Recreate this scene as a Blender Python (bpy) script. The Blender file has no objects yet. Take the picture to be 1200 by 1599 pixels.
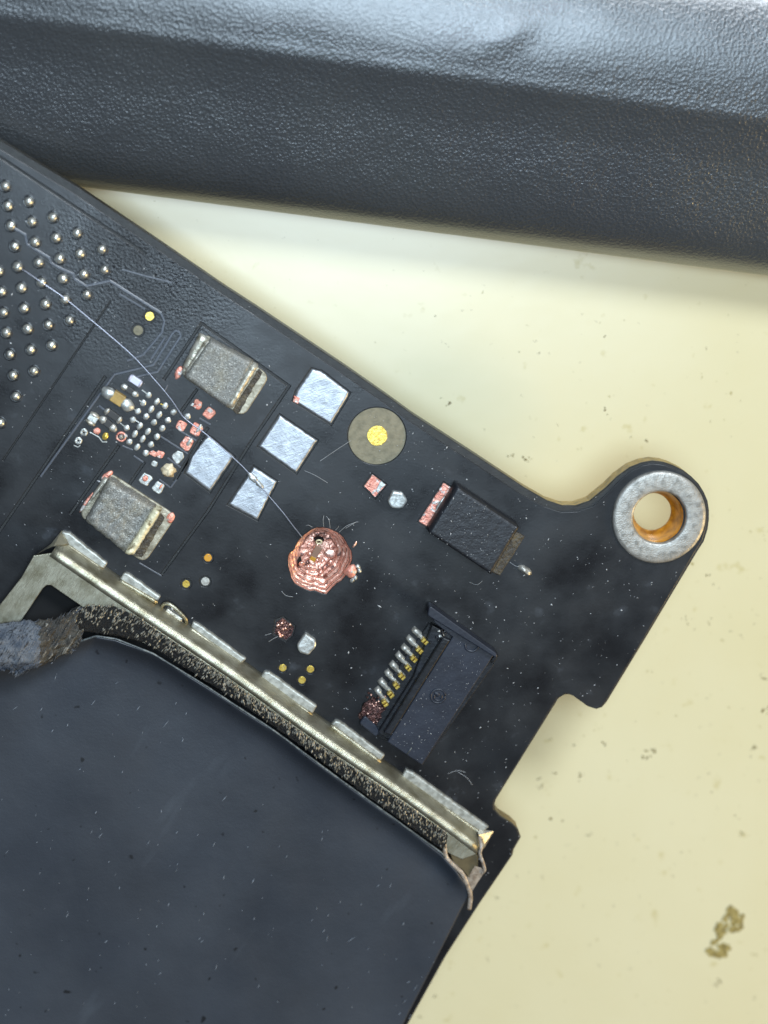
import bpy, math, random
from mathutils import Vector, Matrix, noise
from mathutils.geometry import tessellate_polygon

S = bpy.context.scene
COL = S.collection
S.unit_settings.system = 'METRIC'
S.unit_settings.scale_length = 0.001          # one unit is one millimetre
random.seed(7)

# ------------------------------------------------------------------ camera
FPX, IW, IH = 3000.0, 1200.0, 1599.0          # focal length and frame in photograph pixels
DIST = FPX / 31.0                              # 31 photograph pixels per millimetre on the board
zc = -Vector((-193.0, 686.0, 3000.0)).normalized()         # world up seen in the camera frame (right, up, forward)
rx = Vector((1, 0, 0)); rx = (rx - zc * rx.dot(zc)).normalized()
ry = zc.cross(rx)
CAMR = Vector((rx.x, ry.x, zc.x)); ry_h = Vector((rx.y, ry.y, zc.y)); fw = Vector((rx.z, ry.z, zc.z))
# handedness of (right, up, forward) is flipped against (x, y, z): fix the sign of world y
if ry_h.y < 0:
    CAMR = Vector((CAMR.x, -CAMR.y, CAMR.z)); ry_h = Vector((ry_h.x, -ry_h.y, ry_h.z)); fw = Vector((fw.x, -fw.y, fw.z))
CAMU, CAMF = ry_h, fw
CAMP = -CAMF * DIST
cam_d = bpy.data.cameras.new('camera'); cam = bpy.data.objects.new('camera', cam_d); COL.objects.link(cam)
M = Matrix((CAMR, CAMU, -CAMF)).transposed().to_4x4(); M.translation = CAMP
cam.matrix_world = M
cam_d.sensor_fit = 'VERTICAL'; cam_d.sensor_height = 36.0; cam_d.lens = 36.0 * FPX / IH
cam_d.clip_start = 1.0; cam_d.clip_end = 5000.0
cam_d.dof.use_dof = True; cam_d.dof.focus_distance = DIST - 0.3; cam_d.dof.aperture_fstop = 0.034   # in millimetre units: a lens opening about 2 mm wide
S.camera = cam

def P(px, py, z=0.0):
    d = CAMR * ((px - 600.0) / FPX) + CAMU * ((799.5 - py) / FPX) + CAMF
    t = (z - CAMP.z) / d.z
    return CAMP + d * t

def lin(r, g, b):
    f = lambda c: (c / 255) / 12.92 if c <= 10 else ((c / 255 + 0.055) / 1.055) ** 2.4
    return (f(r), f(g), f(b), 1.0)

# ------------------------------------------------------------------ light
w = bpy.data.worlds.new('World'); S.world = w; w.use_nodes = True
bg = w.node_tree.nodes['Background']; bg.inputs[0].default_value = (0.80, 0.88, 1.0, 1); bg.inputs[1].default_value = 0.11

def area(name, loc, target, size, watts, colour):
    d = bpy.data.lights.new(name, 'AREA'); d.shape = 'DISK'; d.size = size; d.energy = watts; d.color = colour
    o = bpy.data.objects.new(name, d); COL.objects.link(o); o.location = loc
    o.rotation_euler = (Vector(target) - Vector(loc)).to_track_quat('-Z', 'Y').to_euler()
    return o
area('window_light', (75, 160, 165), (6, 5, 0), 66, 440000, (0.84, 0.92, 1.0))
area('ceiling_light', (4, 28, 150), (4, 16, 0), 78, 175000, (0.66, 0.84, 1.0))
area('warm_fill', (175, -85, 75), (14, -20, -6), 60, 230000, (1.0, 0.70, 0.28))  # added warm fill that yellows the lower table, no real lamp behind it
S.view_settings.view_transform = 'Standard'; S.view_settings.look = 'None'
S.view_settings.exposure = 0.17; S.view_settings.gamma = 1.0
S.render.engine = 'CYCLES'

# ------------------------------------------------------------------ materials
MATS = {}
def mat(name, base, rough=0.5, metal=0.0, spec=0.5, vary=None, grain=None, bump=None, rvary=None, coat=0.0, layers=()):
    """vary=(colour2, scale, lo, hi[, detail]); grain likewise at a finer scale; bump=[(scale, strength, distance, kind)]; rvary=(scale, r0, r1)"""
    m = bpy.data.materials.new(name); m.use_nodes = True; nt = m.node_tree; N = nt.nodes; L = nt.links
    b = N['Principled BSDF']
    b.inputs['Base Color'].default_value = base; b.inputs['Roughness'].default_value = rough
    b.inputs['Metallic'].default_value = metal; b.inputs['Specular IOR Level'].default_value = spec
    b.inputs['Coat Weight'].default_value = coat; b.inputs['Coat Roughness'].default_value = 0.25
    tc = N.new('ShaderNodeTexCoord'); src = tc.outputs['Object']
    geo = N.new('ShaderNodeNewGeometry'); src = geo.outputs['Position']
    col = None
    def ramp_noise(scale, lo, hi, detail=6.0, kind='NOISE', stretch=None):
        v = src
        if stretch:
            mp = N.new('ShaderNodeMapping'); mp.vector_type = 'TEXTURE'; mp.inputs['Rotation'].default_value = (0, 0, stretch[0] - math.pi / 2); mp.inputs['Scale'].default_value = [1 / q for q in stretch[1]]
            L.new(src, mp.inputs[0]); v = mp.outputs[0]
        if kind == 'NOISE':
            n = N.new('ShaderNodeTexNoise'); n.inputs['Scale'].default_value = scale; n.inputs['Detail'].default_value = detail; o = n.outputs['Fac']
        else:
            n = N.new('ShaderNodeTexVoronoi'); n.inputs['Scale'].default_value = scale; o = n.outputs['Distance']
        L.new(v, n.inputs['Vector'])
        r = N.new('ShaderNodeMapRange'); r.inputs['From Min'].default_value = lo; r.inputs['From Max'].default_value = hi
        L.new(o, r.inputs['Value']); return r.outputs['Result']
    def mix(c2, fac):
        nonlocal col
        x = N.new('ShaderNodeMix'); x.data_type = 'RGBA'
        L.new(fac, x.inputs['Factor'])
        if col is None: x.inputs['A'].default_value = base
        else: L.new(col, x.inputs['A'])
        x.inputs['B'].default_value = c2
        col = x.outputs['Result']
    for v in ([vary] if vary else []) + ([grain] if grain else []) + list(layers):
        mix(v[0], ramp_noise(v[1], v[2], v[3], *(v[4:])))
    if col is not None: L.new(col, b.inputs['Base Color'])
    if rvary:
        f = ramp_noise(rvary[0], 0.35, 0.68)
        r = N.new('ShaderNodeMapRange'); r.inputs['To Min'].default_value = rvary[1]; r.inputs['To Max'].default_value = rvary[2]
        L.new(f, r.inputs['Value']); L.new(r.outputs['Result'], b.inputs['Roughness'])
    last = None
    for bp in (bump or []):
        scale, st, dist = bp[:3]; kind = bp[3] if len(bp) > 3 else 'NOISE'; stretch = bp[4] if len(bp) > 4 else None
        f = ramp_noise(scale, 0.0, 1.0, 4.0, kind, stretch)
        n = N.new('ShaderNodeBump'); n.inputs['Strength'].default_value = st; n.inputs['Distance'].default_value = dist
        L.new(f, n.inputs['Height'])
        if last is not None: L.new(last, n.inputs['Normal'])
        last = n.outputs['Normal']
    if last is not None: L.new(last, b.inputs['Normal'])
    MATS[name] = m
    return m

BRUSH = (math.radians(57), (1.0, 0.06, 1.0))
mat('table', lin(208, 200, 165), 0.30, spec=0.5, vary=(lin(201, 191, 150), 0.05, 0.35, 0.7), coat=0.6,
    layers=[(lin(182, 170, 118), 0.9, 0.66, 0.80, 8.0), (lin(150, 138, 86), 2.4, 0.70, 0.80, 8.0)], bump=[(0.8, 0.04, 0.3)])
mk = mat('mask', lin(18, 18, 20), 0.34, spec=0.5, vary=(lin(34, 36, 39), 0.20, 0.45, 0.72, 9.0), rvary=(0.35, 0.24, 0.46),
         layers=[(lin(58, 62, 68), 0.7, 0.64, 0.82, 10.0)], bump=[(9.0, 0.05, 0.06), (1.2, 0.03, 0.2), (7.0, 0.0, 0.10)])
def heat_wrinkles(mk):                         # solder mask wrinkled by heat above the ball array
    nt = mk.node_tree; b = [n for n in nt.nodes if n.type == 'BUMP'][-1]; g = nt.nodes.new('ShaderNodeNewGeometry'); d = nt.nodes.new('ShaderNodeVectorMath'); d.operation = 'DISTANCE'
    d.inputs[1].default_value = P(235, 415, 0); nt.links.new(g.outputs['Position'], d.inputs[0])
    r = nt.nodes.new('ShaderNodeMapRange'); r.inputs['From Min'].default_value = 1.5; r.inputs['From Max'].default_value = 6.0; r.inputs['To Min'].default_value = 0.5; r.inputs['To Max'].default_value = 0.0
    nt.links.new(d.outputs['Value'], r.inputs['Value']); nt.links.new(r.outputs['Result'], b.inputs['Strength'])
heat_wrinkles(mk)
mat('mask_trace', lin(78, 82, 90), 0.30, bump=[(9.0, 0.12, 0.06)])
mat('substrate', lin(26, 26, 25), 0.5, vary=(lin(40, 40, 38), 2.0, 0.4, 0.7), bump=[(14.0, 0.3, 0.05)])
mat('laminate_edge', lin(168, 138, 72), 0.45, vary=(lin(120, 98, 50), 3.0, 0.4, 0.7))
mat('solder', lin(204, 206, 202), 0.42, 0.65, vary=(lin(150, 150, 144), 4.0, 0.4, 0.7), bump=[(5.0, 0.35, 0.07)])
mat('ball', lin(206, 206, 198), 0.34, 0.8, bump=[(6.0, 0.3, 0.06)])
mat('solder_pad', lin(190, 194, 199), 0.44, 0.8, vary=(lin(158, 162, 168), 2.2, 0.35, 0.7), bump=[(3.0, 0.07, 0.06), (18.0, 0.35, 0.03), (11.0, 0.16, 0.05, 'NOISE', (math.radians(20), (1.0, 0.07, 1.0)))])
mat('copper', lin(244, 204, 188), 0.36, 0.85, vary=(lin(224, 166, 148), 3.0, 0.4, 0.7), bump=[(9.0, 0.2, 0.05)])
mat('copper_pad', lin(236, 168, 148), 0.45, 0.5, vary=(lin(212, 126, 108), 4.0, 0.4, 0.7), layers=[(lin(206, 200, 194), 3.4, 0.55, 0.62, 3.0), (lin(120, 62, 54), 6.0, 0.62, 0.70, 3.0)],
    bump=[(8.0, 0.6, 0.08)])
mat('gold', lin(244, 214, 110), 0.3, 0.75, vary=(lin(206, 168, 70), 5.0, 0.4, 0.7), bump=[(8.0, 0.2, 0.04)])
mat('amber_gold', lin(226, 162, 64), 0.35, 0.7)
mat('bare_laminate', lin(128, 120, 96), 0.5, vary=(lin(106, 100, 78), 3.0, 0.4, 0.7), bump=[(10.0, 0.3, 0.04)])
mat('ferrite', lin(124, 123, 118), 0.46, 0.3, vary=(lin(134, 129, 114), 0.9, 0.45, 0.75), grain=(lin(200, 200, 192), 16.0, 0.56, 0.70, 2.0),
    layers=[(lin(56, 54, 48), 15.0, 0.56, 0.72, 3.0)], bump=[(14.0, 0.6, 0.06)])
mat('terminal', lin(206, 202, 188), 0.4, 0.6, vary=(lin(140, 132, 112), 2.5, 0.46, 0.7), bump=[(5.0, 0.5, 0.10)])
mat('terminal_cream', lin(222, 214, 180), 0.5, 0.3, vary=(lin(130, 116, 86), 3.0, 0.54, 0.66), bump=[(5.0, 0.5, 0.10)])
mat('flange', lin(172, 166, 148), 0.45, 0.5, vary=(lin(108, 100, 82), 1.8, 0.4, 0.7), bump=[(6.0, 0.4, 0.07)])
mat('tin_ring', lin(170, 167, 160), 0.44, 0.6, vary=(lin(122, 120, 114), 3.2, 0.45, 0.72), bump=[(3.2, 0.18, 0.10), (13.0, 0.45, 0.04)])
mat('sleeve', lin(206, 138, 30), 0.28, 0.25, vary=(lin(150, 92, 20), 2.5, 0.4, 0.7), coat=0.6)
mat('black_epoxy', lin(24, 26, 31), 0.45, vary=(lin(32, 35, 41), 1.6, 0.45, 0.7), bump=[(10.0, 0.4, 0.05)])
mat('black_plastic', lin(18, 20, 24), 0.36, vary=(lin(30, 33, 40), 1.2, 0.45, 0.7), bump=[(7.0, 0.25, 0.05)])
mat('flap_plastic', lin(28, 32, 43), 0.42, vary=(lin(38, 43, 55), 0.9, 0.4, 0.7), bump=[(5.0, 0.2, 0.05)])
mat('pin_metal', lin(184, 182, 174), 0.38, 0.55, vary=(lin(116, 112, 104), 4.0, 0.45, 0.7), bump=[(7.0, 0.3, 0.05)])
mat('char', lin(96, 62, 58), 0.35, 0.4, vary=(lin(36, 24, 26), 6.0, 0.4, 0.65), grain=(lin(214, 170, 156), 14.0, 0.60, 0.68), bump=[(9.0, 1.0, 0.15)])
mat('frame_metal', lin(184, 180, 160), 0.38, 0.88, vary=(lin(146, 140, 118), 1.4, 0.4, 0.7), bump=[(22.0, 0.5, 0.05, 'NOISE', BRUSH)])
mat('brown_plate', lin(104, 92, 66), 0.5, 0.4, vary=(lin(76, 66, 46), 1.4, 0.4, 0.7))
mat('foam', lin(11, 11, 11), 0.85, vary=(lin(24, 23, 21), 5.0, 0.45, 0.7), bump=[(9.0, 1.0, 0.2)])
mat('foam_fibre', lin(158, 156, 146), 0.42, 0.4, vary=(lin(110, 106, 94), 4.0, 0.45, 0.62))
mat('film', lin(43, 47, 54), 0.5, spec=0.45, vary=(lin(56, 61, 69), 0.12, 0.35, 0.7), rvary=(0.2, 0.38, 0.6),
    layers=[(lin(20, 22, 26), 1.7, 0.725, 0.78, 1.0), (lin(64, 70, 78), 0.8, 0.64, 0.88, 8.0, 'NOISE', (math.radians(54), (0.9, 0.22, 1.0)))],
    bump=[(8.0, 0.12, 0.06), (0.35, 0.12, 0.5)])
mat('film_dust', lin(120, 128, 138), 0.6)
mat('film_edge', lin(70, 75, 76), 0.4, 0.1, vary=(lin(110, 114, 112), 3.0, 0.5, 0.65), bump=[(8.0, 0.6, 0.05)])
mat('torn_film', lin(176, 164, 150), 0.35, 0.2, vary=(lin(120, 104, 90), 3.0, 0.4, 0.7), bump=[(6.0, 0.6, 0.1)])
mat('cloth_tape', lin(98, 102, 108), 0.5, vary=(lin(66, 72, 82), 0.9, 0.45, 0.60), grain=(lin(30, 33, 39), 12.0, 0.54, 0.66, 4.0, 'NOISE', BRUSH),
    bump=[(14.0, 1.0, 0.12, 'NOISE', BRUSH)])
mat('tape_fold', lin(40, 37, 33), 0.6, vary=(lin(66, 62, 54), 2.0, 0.42, 0.62), grain=(lin(150, 146, 136), 7.0, 0.60, 0.72, 6.0, 'NOISE', BRUSH), bump=[(7.0, 1.0, 0.2, 'NOISE', BRUSH)])
mat('tape_fibre', lin(120, 126, 136), 0.5, 0.2, vary=(lin(60, 64, 70), 4.0, 0.42, 0.62))
mat('tab_solder', lin(184, 184, 176), 0.44, 0.6, vary=(lin(132, 132, 124), 3.0, 0.42, 0.7), bump=[(4.0, 0.3, 0.06)])
mat('recess_shade', lin(9, 9, 10), 0.9)  # near-black that paints shade into recesses
mat('shade_terminal_brown', lin(54, 47, 36), 0.5, vary=(lin(88, 78, 58), 3.0, 0.45, 0.7), bump=[(7.0, 0.7, 0.1)])  # brown standing for gap shade on the inductors, own colour on the capacitor end
mat('housing', lin(50, 54, 59), 0.27, spec=0.9, vary=(lin(57, 61, 64), 0.1, 0.3, 0.7), coat=1.0, bump=[(6.0, 0.48, 0.06, 'VORONOI'), (14.0, 0.4, 0.05), (0.25, 0.25, 0.6)])
mat('wire', lin(168, 170, 182), 0.36, 0.8)
mat('dust', lin(186, 188, 190), 0.6)
mat('dirt', lin(112, 98, 54), 0.8, vary=(lin(70, 60, 34), 5.0, 0.4, 0.7))
mat('residue', lin(158, 142, 84), 0.7, vary=(lin(112, 98, 50), 4.0, 0.4, 0.62), bump=[(6.0, 0.5, 0.1)])
mat('chip_grey', lin(196, 196, 212), 0.4, 0.3)
mat('chip_tan', lin(170, 140, 74), 0.45, vary=(lin(136, 110, 58), 3.0, 0.4, 0.7))
mat('chip_dark', lin(46, 44, 42), 0.45)
mat('glass_chunk', lin(140, 110, 92), 0.2, 0.1, coat=0.5)
mat('amber', lin(176, 128, 30), 0.25, coat=0.5)
mat('cream_blob', lin(222, 208, 178), 0.5, 0.2, vary=(lin(176, 156, 118), 4.0, 0.4, 0.7), bump=[(6.0, 0.6, 0.1)])

def crater_material():
    m = mat('crater', lin(242, 194, 174), 0.36, 0.55, vary=(lin(214, 150, 130), 3.0, 0.4, 0.7), layers=[(lin(128, 74, 62), 2.2, 0.60, 0.68, 3.0)], bump=[(7.0, 0.25, 0.06)])
    nt = m.node_tree; N = nt.nodes; L = nt.links; b = N['Principled BSDF']; old = b.inputs['Base Color'].links[0].from_socket
    g = N.new('ShaderNodeNewGeometry'); sx = N.new('ShaderNodeSeparateXYZ'); L.new(g.outputs['Position'], sx.inputs[0])
    n = N.new('ShaderNodeTexNoise'); n.inputs['Scale'].default_value = 1.6; n.inputs['Detail'].default_value = 4; L.new(g.outputs['Position'], n.inputs['Vector'])
    def mth(op, a, c):
        k = N.new('ShaderNodeMath'); k.operation = op
        for q, v_ in enumerate((a, c)):
            if isinstance(v_, (int, float)): k.inputs[q].default_value = v_
            else: L.new(v_, k.inputs[q])
        return k.outputs[0]
    ph = mth('FRACT', mth('ADD', mth('MULTIPLY', sx.outputs['Z'], 8.0), mth('MULTIPLY', n.outputs['Fac'], 0.7)), 0.0)
    line = mth('LESS_THAN', ph, 0.25)
    fac = mth('MULTIPLY', line, 0.9)
    x = N.new('ShaderNodeMix'); x.data_type = 'RGBA'; L.new(fac, x.inputs['Factor']); L.new(old, x.inputs['A']); x.inputs['B'].default_value = lin(74, 40, 34)
    L.new(x.outputs['Result'], b.inputs['Base Color'])
    mm = N.new('ShaderNodeMath'); mm.operation = 'MULTIPLY_ADD'; L.new(fac, mm.inputs[0]); mm.inputs[1].default_value = -0.5; mm.inputs[2].default_value = 0.55
    L.new(mm.outputs[0], b.inputs['Metallic'])
crater_material()

def sealed_edge():                             # the long board edge is sealed black, the routed lobe and notch show bare laminate
    nt = MATS['laminate_edge'].node_tree; N = nt.nodes; L = nt.links; b = N['Principled BSDF']; old = b.inputs['Base Color'].links[0].from_socket
    g = N.new('ShaderNodeNewGeometry'); sx = N.new('ShaderNodeSeparateXYZ'); L.new(g.outputs['Position'], sx.inputs[0])
    r = N.new('ShaderNodeMapRange'); r.inputs['From Min'].default_value = 5.0; r.inputs['From Max'].default_value = 9.0; L.new(sx.outputs['X'], r.inputs['Value'])
    x = N.new('ShaderNodeMix'); x.data_type = 'RGBA'; x.inputs['A'].default_value = lin(44, 42, 34); L.new(old, x.inputs['B']); L.new(r.outputs['Result'], x.inputs['Factor']); L.new(x.outputs['Result'], b.inputs['Base Color'])
sealed_edge()

# ------------------------------------------------------------------ mesh helpers
def new_mesh(name, verts, faces, material, parent=None, smooth=False):
    c = Vector((0, 0, 0))
    for v in verts: c += Vector(v)
    c /= max(1, len(verts))
    me = bpy.data.meshes.new(name); me.from_pydata([tuple(Vector(v) - c) for v in verts], [], faces); me.validate(); me.update()
    if smooth: me.polygons.foreach_set('use_smooth', [True] * len(me.polygons))
    me.materials.append(MATS[material])
    o = bpy.data.objects.new(name, me); COL.objects.link(o); o.location = c
    if parent:
        o.parent = parent; o.location = c - world_of(parent)
    return o
def world_of(o):
    v = Vector(o.location)
    while o.parent: o = o.parent; v += o.location
    return v
def empty(name, loc, parent=None):
    o = bpy.data.objects.new(name, None); COL.objects.link(o); o.location = Vector(loc); o.empty_display_size = 1
    if parent: o.parent = parent; o.location = Vector(loc) - world_of(parent)
    return o
def tag(o, label=None, cat=None, group=None, kind=None):
    if label: o['label'] = label
    if cat: o['category'] = cat
    if group: o['group'] = group
    if kind: o['kind'] = kind
    return o

def area2(l): return 0.5 * sum(l[i][0] * l[(i + 1) % len(l)][1] - l[(i + 1) % len(l)][0] * l[i][1] for i in range(len(l)))
def ccw(l): return l if area2(l) > 0 else l[::-1]
def inset(l, d):                               # l counter-clockwise, positive d shrinks
    n = len(l); out = []
    for i in range(n):
        a, b, c = Vector(l[i - 1][:2]), Vector(l[i][:2]), Vector(l[(i + 1) % n][:2])
        e1 = (b - a); e2 = (c - b)
        e1 = e1.normalized() if e1.length > 1e-9 else Vector((1, 0)); e2 = e2.normalized() if e2.length > 1e-9 else e1
        n1 = Vector((-e1.y, e1.x)); n2 = Vector((-e2.y, e2.x)); m = n1 + n2
        k = max(0.35, 1 + n1.dot(n2))
        out.append(tuple(b + m * (d / k)))
    return out
def rounded(l, r, n=5):
    out = []; N_ = len(l)
    for i in range(N_):
        a, b, c = Vector(l[i - 1][:2]), Vector(l[i][:2]), Vector(l[(i + 1) % N_][:2])
        d1 = (a - b); d2 = (c - b); rr = min(r, d1.length * .48, d2.length * .48)
        p = b + d1.normalized() * rr; q = b + d2.normalized() * rr
        for k in range(n + 1):
            t = k / n; out.append(tuple(p * (1 - t) ** 2 + b * 2 * t * (1 - t) + q * t * t))
    return out
def px2(l, z): return [tuple(P(x, y, z)[:2]) for x, y in l]
def circ(cx, cy, r, z, n=32, wob=0):           # centre in photograph pixels, radius in millimetres
    c = P(cx, cy, z)
    return [(c.x + r * (1 + wob * noise.noise((math.cos(2 * math.pi * i / n) * 2 + cx, math.sin(2 * math.pi * i / n) * 2, cy))) * math.cos(2 * math.pi * i / n),
             c.y + r * (1 + wob * noise.noise((math.cos(2 * math.pi * i / n) * 2 + cx, math.sin(2 * math.pi * i / n) * 2, cy))) * math.sin(2 * math.pi * i / n)) for i in range(n)]

def plate(name, outer, z0, z1, material, parent=None, holes=(), bev=0.02, seg=1, topz=None, smooth=False):
    """flat plate with holes and a rounded upper rim; outer and holes are loops in world x, y"""
    outer = ccw(list(outer)); holes = [ccw(list(h)) for h in holes]
    verts = []; faces = []; rings = []
    zt = topz if topz else (lambda x, y: z1)
    for li, l in enumerate([outer] + holes):
        sgn = 1 if li == 0 else -1; rr = []
        steps = [(0, None)] + [(bev * (1 - math.cos(k / seg * math.pi / 2)), bev * (1 - math.sin(k / seg * math.pi / 2))) for k in range(seg + 1)]
        for ins, dz in steps:
            q = inset(l, sgn * ins) if ins > 1e-9 else l
            base = len(verts)
            for x, y in [p[:2] for p in q]: verts.append((x, y, z0 if dz is None else zt(x, y) - dz))
            rr.append(base)
        n = len(l)
        for a, b in zip(rr[:-1], rr[1:]):
            for i in range(n):
                j = (i + 1) % n
                f = (a + i, a + j, b + j, b + i); faces.append(f if li == 0 else f[::-1])
        rings.append((rr[-1], n))
    polys = [[Vector(verts[b + i]) for i in range(n)] for b, n in rings]
    idx = [b + i for b, n in rings for i in range(n)]
    flat = [[Vector((v.x, v.y, 0)) for v in p] for p in polys]
    for t in tessellate_polygon(flat):
        a, b, c = [idx[k] for k in t]
        va, vb, vc = Vector(verts[a]), Vector(verts[b]), Vector(verts[c])
        if (vb - va).cross(vc - va).z < 0: b, c = c, b
        faces.append((a, b, c))
    return new_mesh(name, verts, faces, material, parent, smooth)

def block(name, corners_px, z0, z1, material, parent=None, bev=0.05, seg=2, r=0.0, rough=0.0, sub=0):
    l = ccw(px2(corners_px, z1))
    if r: l = rounded(l, r)
    if rough:
        dense = []
        for i in range(len(l)):
            a, b = Vector(l[i]), Vector(l[(i + 1) % len(l)]); k = max(1, int((b - a).length / 0.12))
            for t in range(k): dense.append(tuple(a.lerp(b, t / k)))
        l = [(x + rough * noise.noise((x * 4, y * 4, z1)), y + rough * noise.noise((x * 4, y * 4, 9 + z1))) for x, y in dense]
    return plate(name, l, z0, z1, material, parent, bev=bev, seg=seg)

def rect(cx, cy, lx, ly, deg):                 # pixel rectangle: length along deg (clockwise on screen), width across
    a = math.radians(deg); ux, uy = math.cos(a), math.sin(a); vx, vy = -uy, ux
    return [(cx + s * ux * lx / 2 + t * vx * ly / 2, cy + s * uy * lx / 2 + t * vy * ly / 2) for s, t in ((-1, -1), (1, -1), (1, 1), (-1, 1))]

def sweep(name, path, section, material, parent=None, close=True, smooth=True, caps=True):
    """path: world points; section(i, t) -> list of (side, up) offsets in millimetres"""
    verts = []; faces = []; n = len(path)
    for i, p in enumerate(path):
        p = Vector(p); d = (Vector(path[min(n - 1, i + 1)]) - Vector(path[max(0, i - 1)])); d.normalize()
        side = d.cross(Vector((0, 0, 1)))
        side = side.normalized() if side.length > 1e-6 else Vector((1, 0, 0))
        up = side.cross(d)
        sec = section(i, i / max(1, n - 1))
        for s, u in sec: verts.append(p + side * s + up * u)
    m = len(sec)
    for i in range(n - 1):
        for k in range(m if close else m - 1):
            a = i * m + k; b = i * m + (k + 1) % m
            faces.append((a, b, b + m, a + m))
    if close and caps: faces += [tuple(range(m))[::-1], tuple(range((n - 1) * m, n * m))]
    return new_mesh(name, verts, faces, material, parent, smooth)
def tube(name, path, r, material, parent=None, sides=8, taper=False, flat=1.0):
    def sec(i, t):
        rr = r * (1 - 0.8 * t) if taper else r
        return [(rr * math.cos(2 * math.pi * k / sides), rr * flat * math.sin(2 * math.pi * k / sides)) for k in range(sides)]
    return sweep(name, path, sec, material, parent)
def dense(pts, step):
    out = []
    for a, b in zip(pts[:-1], pts[1:]):
        a, b = Vector(a), Vector(b); k = max(1, int((b - a).length / step))
        out += [a.lerp(b, t / k) for t in range(k)]
    return out + [Vector(pts[-1])]
def smooth_path(pts, n=6):
    P_ = [Vector(p) for p in pts]; P_ = [P_[0] * 2 - P_[1]] + P_ + [P_[-1] * 2 - P_[-2]]; out = []
    for i in range(1, len(P_) - 2):
        p0, p1, p2, p3 = P_[i - 1:i + 3]
        for k in range(n):
            t = k / n
            out.append(0.5 * ((2 * p1) + (p2 - p0) * t + (2 * p0 - 5 * p1 + 4 * p2 - p3) * t * t + (3 * p1 - p0 - 3 * p2 + p3) * t ** 3))
    return out + [P_[-2]]

def sphere_data(nu=12, nv=8):
    v = [(0, 0, 1)]; f = []
    for j in range(1, nv):
        for i in range(nu):
            a = math.pi * j / nv; b = 2 * math.pi * i / nu
            v.append((math.sin(a) * math.cos(b), math.sin(a) * math.sin(b), math.cos(a)))
    v.append((0, 0, -1)); last = len(v) - 1
    for i in range(nu):
        f.append((0, 1 + i, 1 + (i + 1) % nu)); f.append((last, last - nu + (i + 1) % nu, last - nu + i))
    for j in range(nv - 2):
        for i in range(nu):
            a = 1 + j * nu + i; b = 1 + j * nu + (i + 1) % nu
            f.append((a, a + nu, b + nu, b))
    return v, f
def blob(name, cx, cy, z, sx, sy, sz, deg, material, parent=None, amp=0.15, freq=1.6, seed=0, nu=14, nv=10):
    """lumpy solder-like drop; centre in photograph pixels, half sizes in millimetres, deg clockwise on screen"""
    v, f = sphere_data(nu, nv); c = P(cx, cy, z); a = -math.radians(deg); out = []
    for q in v:
        q = Vector(q); k = 1 + amp * noise.noise(q * freq + Vector((seed * 3.1 + cx * .37, cy * .29, seed)))
        x, y, zz = q.x * sx * k, q.y * sy * k, q.z * sz * k
        out.append((c.x + x * math.cos(a) - y * math.sin(a), c.y + x * math.sin(a) + y * math.cos(a), c.z + zz))
    return new_mesh(name, out, f, material, parent, True)
def ring(name, cx, cy, z, prof, material, parent=None, n=64, wob=0.0):
    c = P(cx, cy, z); v = []; f = []; m = len(prof)
    for i in range(n):
        a = 2 * math.pi * i / n
        for j, (r, h) in enumerate(prof):
            k = 1 + wob * noise.noise((math.cos(a) * 3, math.sin(a) * 3, j * .7 + cx))
            v.append((c.x + r * k * math.cos(a), c.y + r * k * math.sin(a), z + h + wob * 1.2 * noise.noise((math.cos(a) * 4, math.sin(a) * 4, j + 5.0))))
    for i in range(n):
        for j in range(m - 1):
            a = i * m + j; b = ((i + 1) % n) * m + j
            f.append((a, b, b + 1, a + 1))
    return new_mesh(name, v, f, material, parent, True)
def disc(name, cx, cy, r, z0, z1, material, parent=None, bev=0.015, n=28, wob=0.0):
    return plate(name, circ(cx, cy, r, z1, n, wob), z0, z1, material, parent, bev=bev, seg=2)

# ------------------------------------------------------------------ table and black housing
TZ = -6.0
verts = [(-400, -400, TZ), (400, -400, TZ), (400, 400, TZ), (-400, 400, TZ)]
tag(new_mesh('table_surface', verts, [(0, 1, 2, 3)], 'table'), kind='structure')

A0 = P(120, 290, -4.4); A1 = P(1200, 430, -4.4); ax = (A1 - A0).normalized(); nx = Vector((-ax.y, ax.x, 0))
o6 = A0 + ax * ((P(600, 352, -4.4) - A0).dot(ax))
prof = [(350, -9.98, 1.2), (352, -9.0, .3), (353, -7.6, 0), (347, -6.0, 0), (332, -4.8, 0), (305, -3.8, 0), (270, -3.0, 0), (228, -2.25, 0), (180, -1.45, 0), (140, -.62, 0), (122, -.2, 0), (112, 0.02, 0), (102, .12, 0),
        (85, .20, 0), (60, .32, 0), (30, .42, 0), (0, .46, 0), (-22, .44, 0), (-50, .38, 0), (-80, .22, 0), (-110, -.1, 0), (-190, -1.4, 0), (-300, -4.0, 0), (-340, -8.0, 0), (-345, -9.98, 0)]
PR = []
for py, z, extra in prof:
    z = z * (.6 if z < 0 else 1)
    q = P(600, py, z) - o6; PR.append((q.dot(nx) + extra, z))
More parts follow.
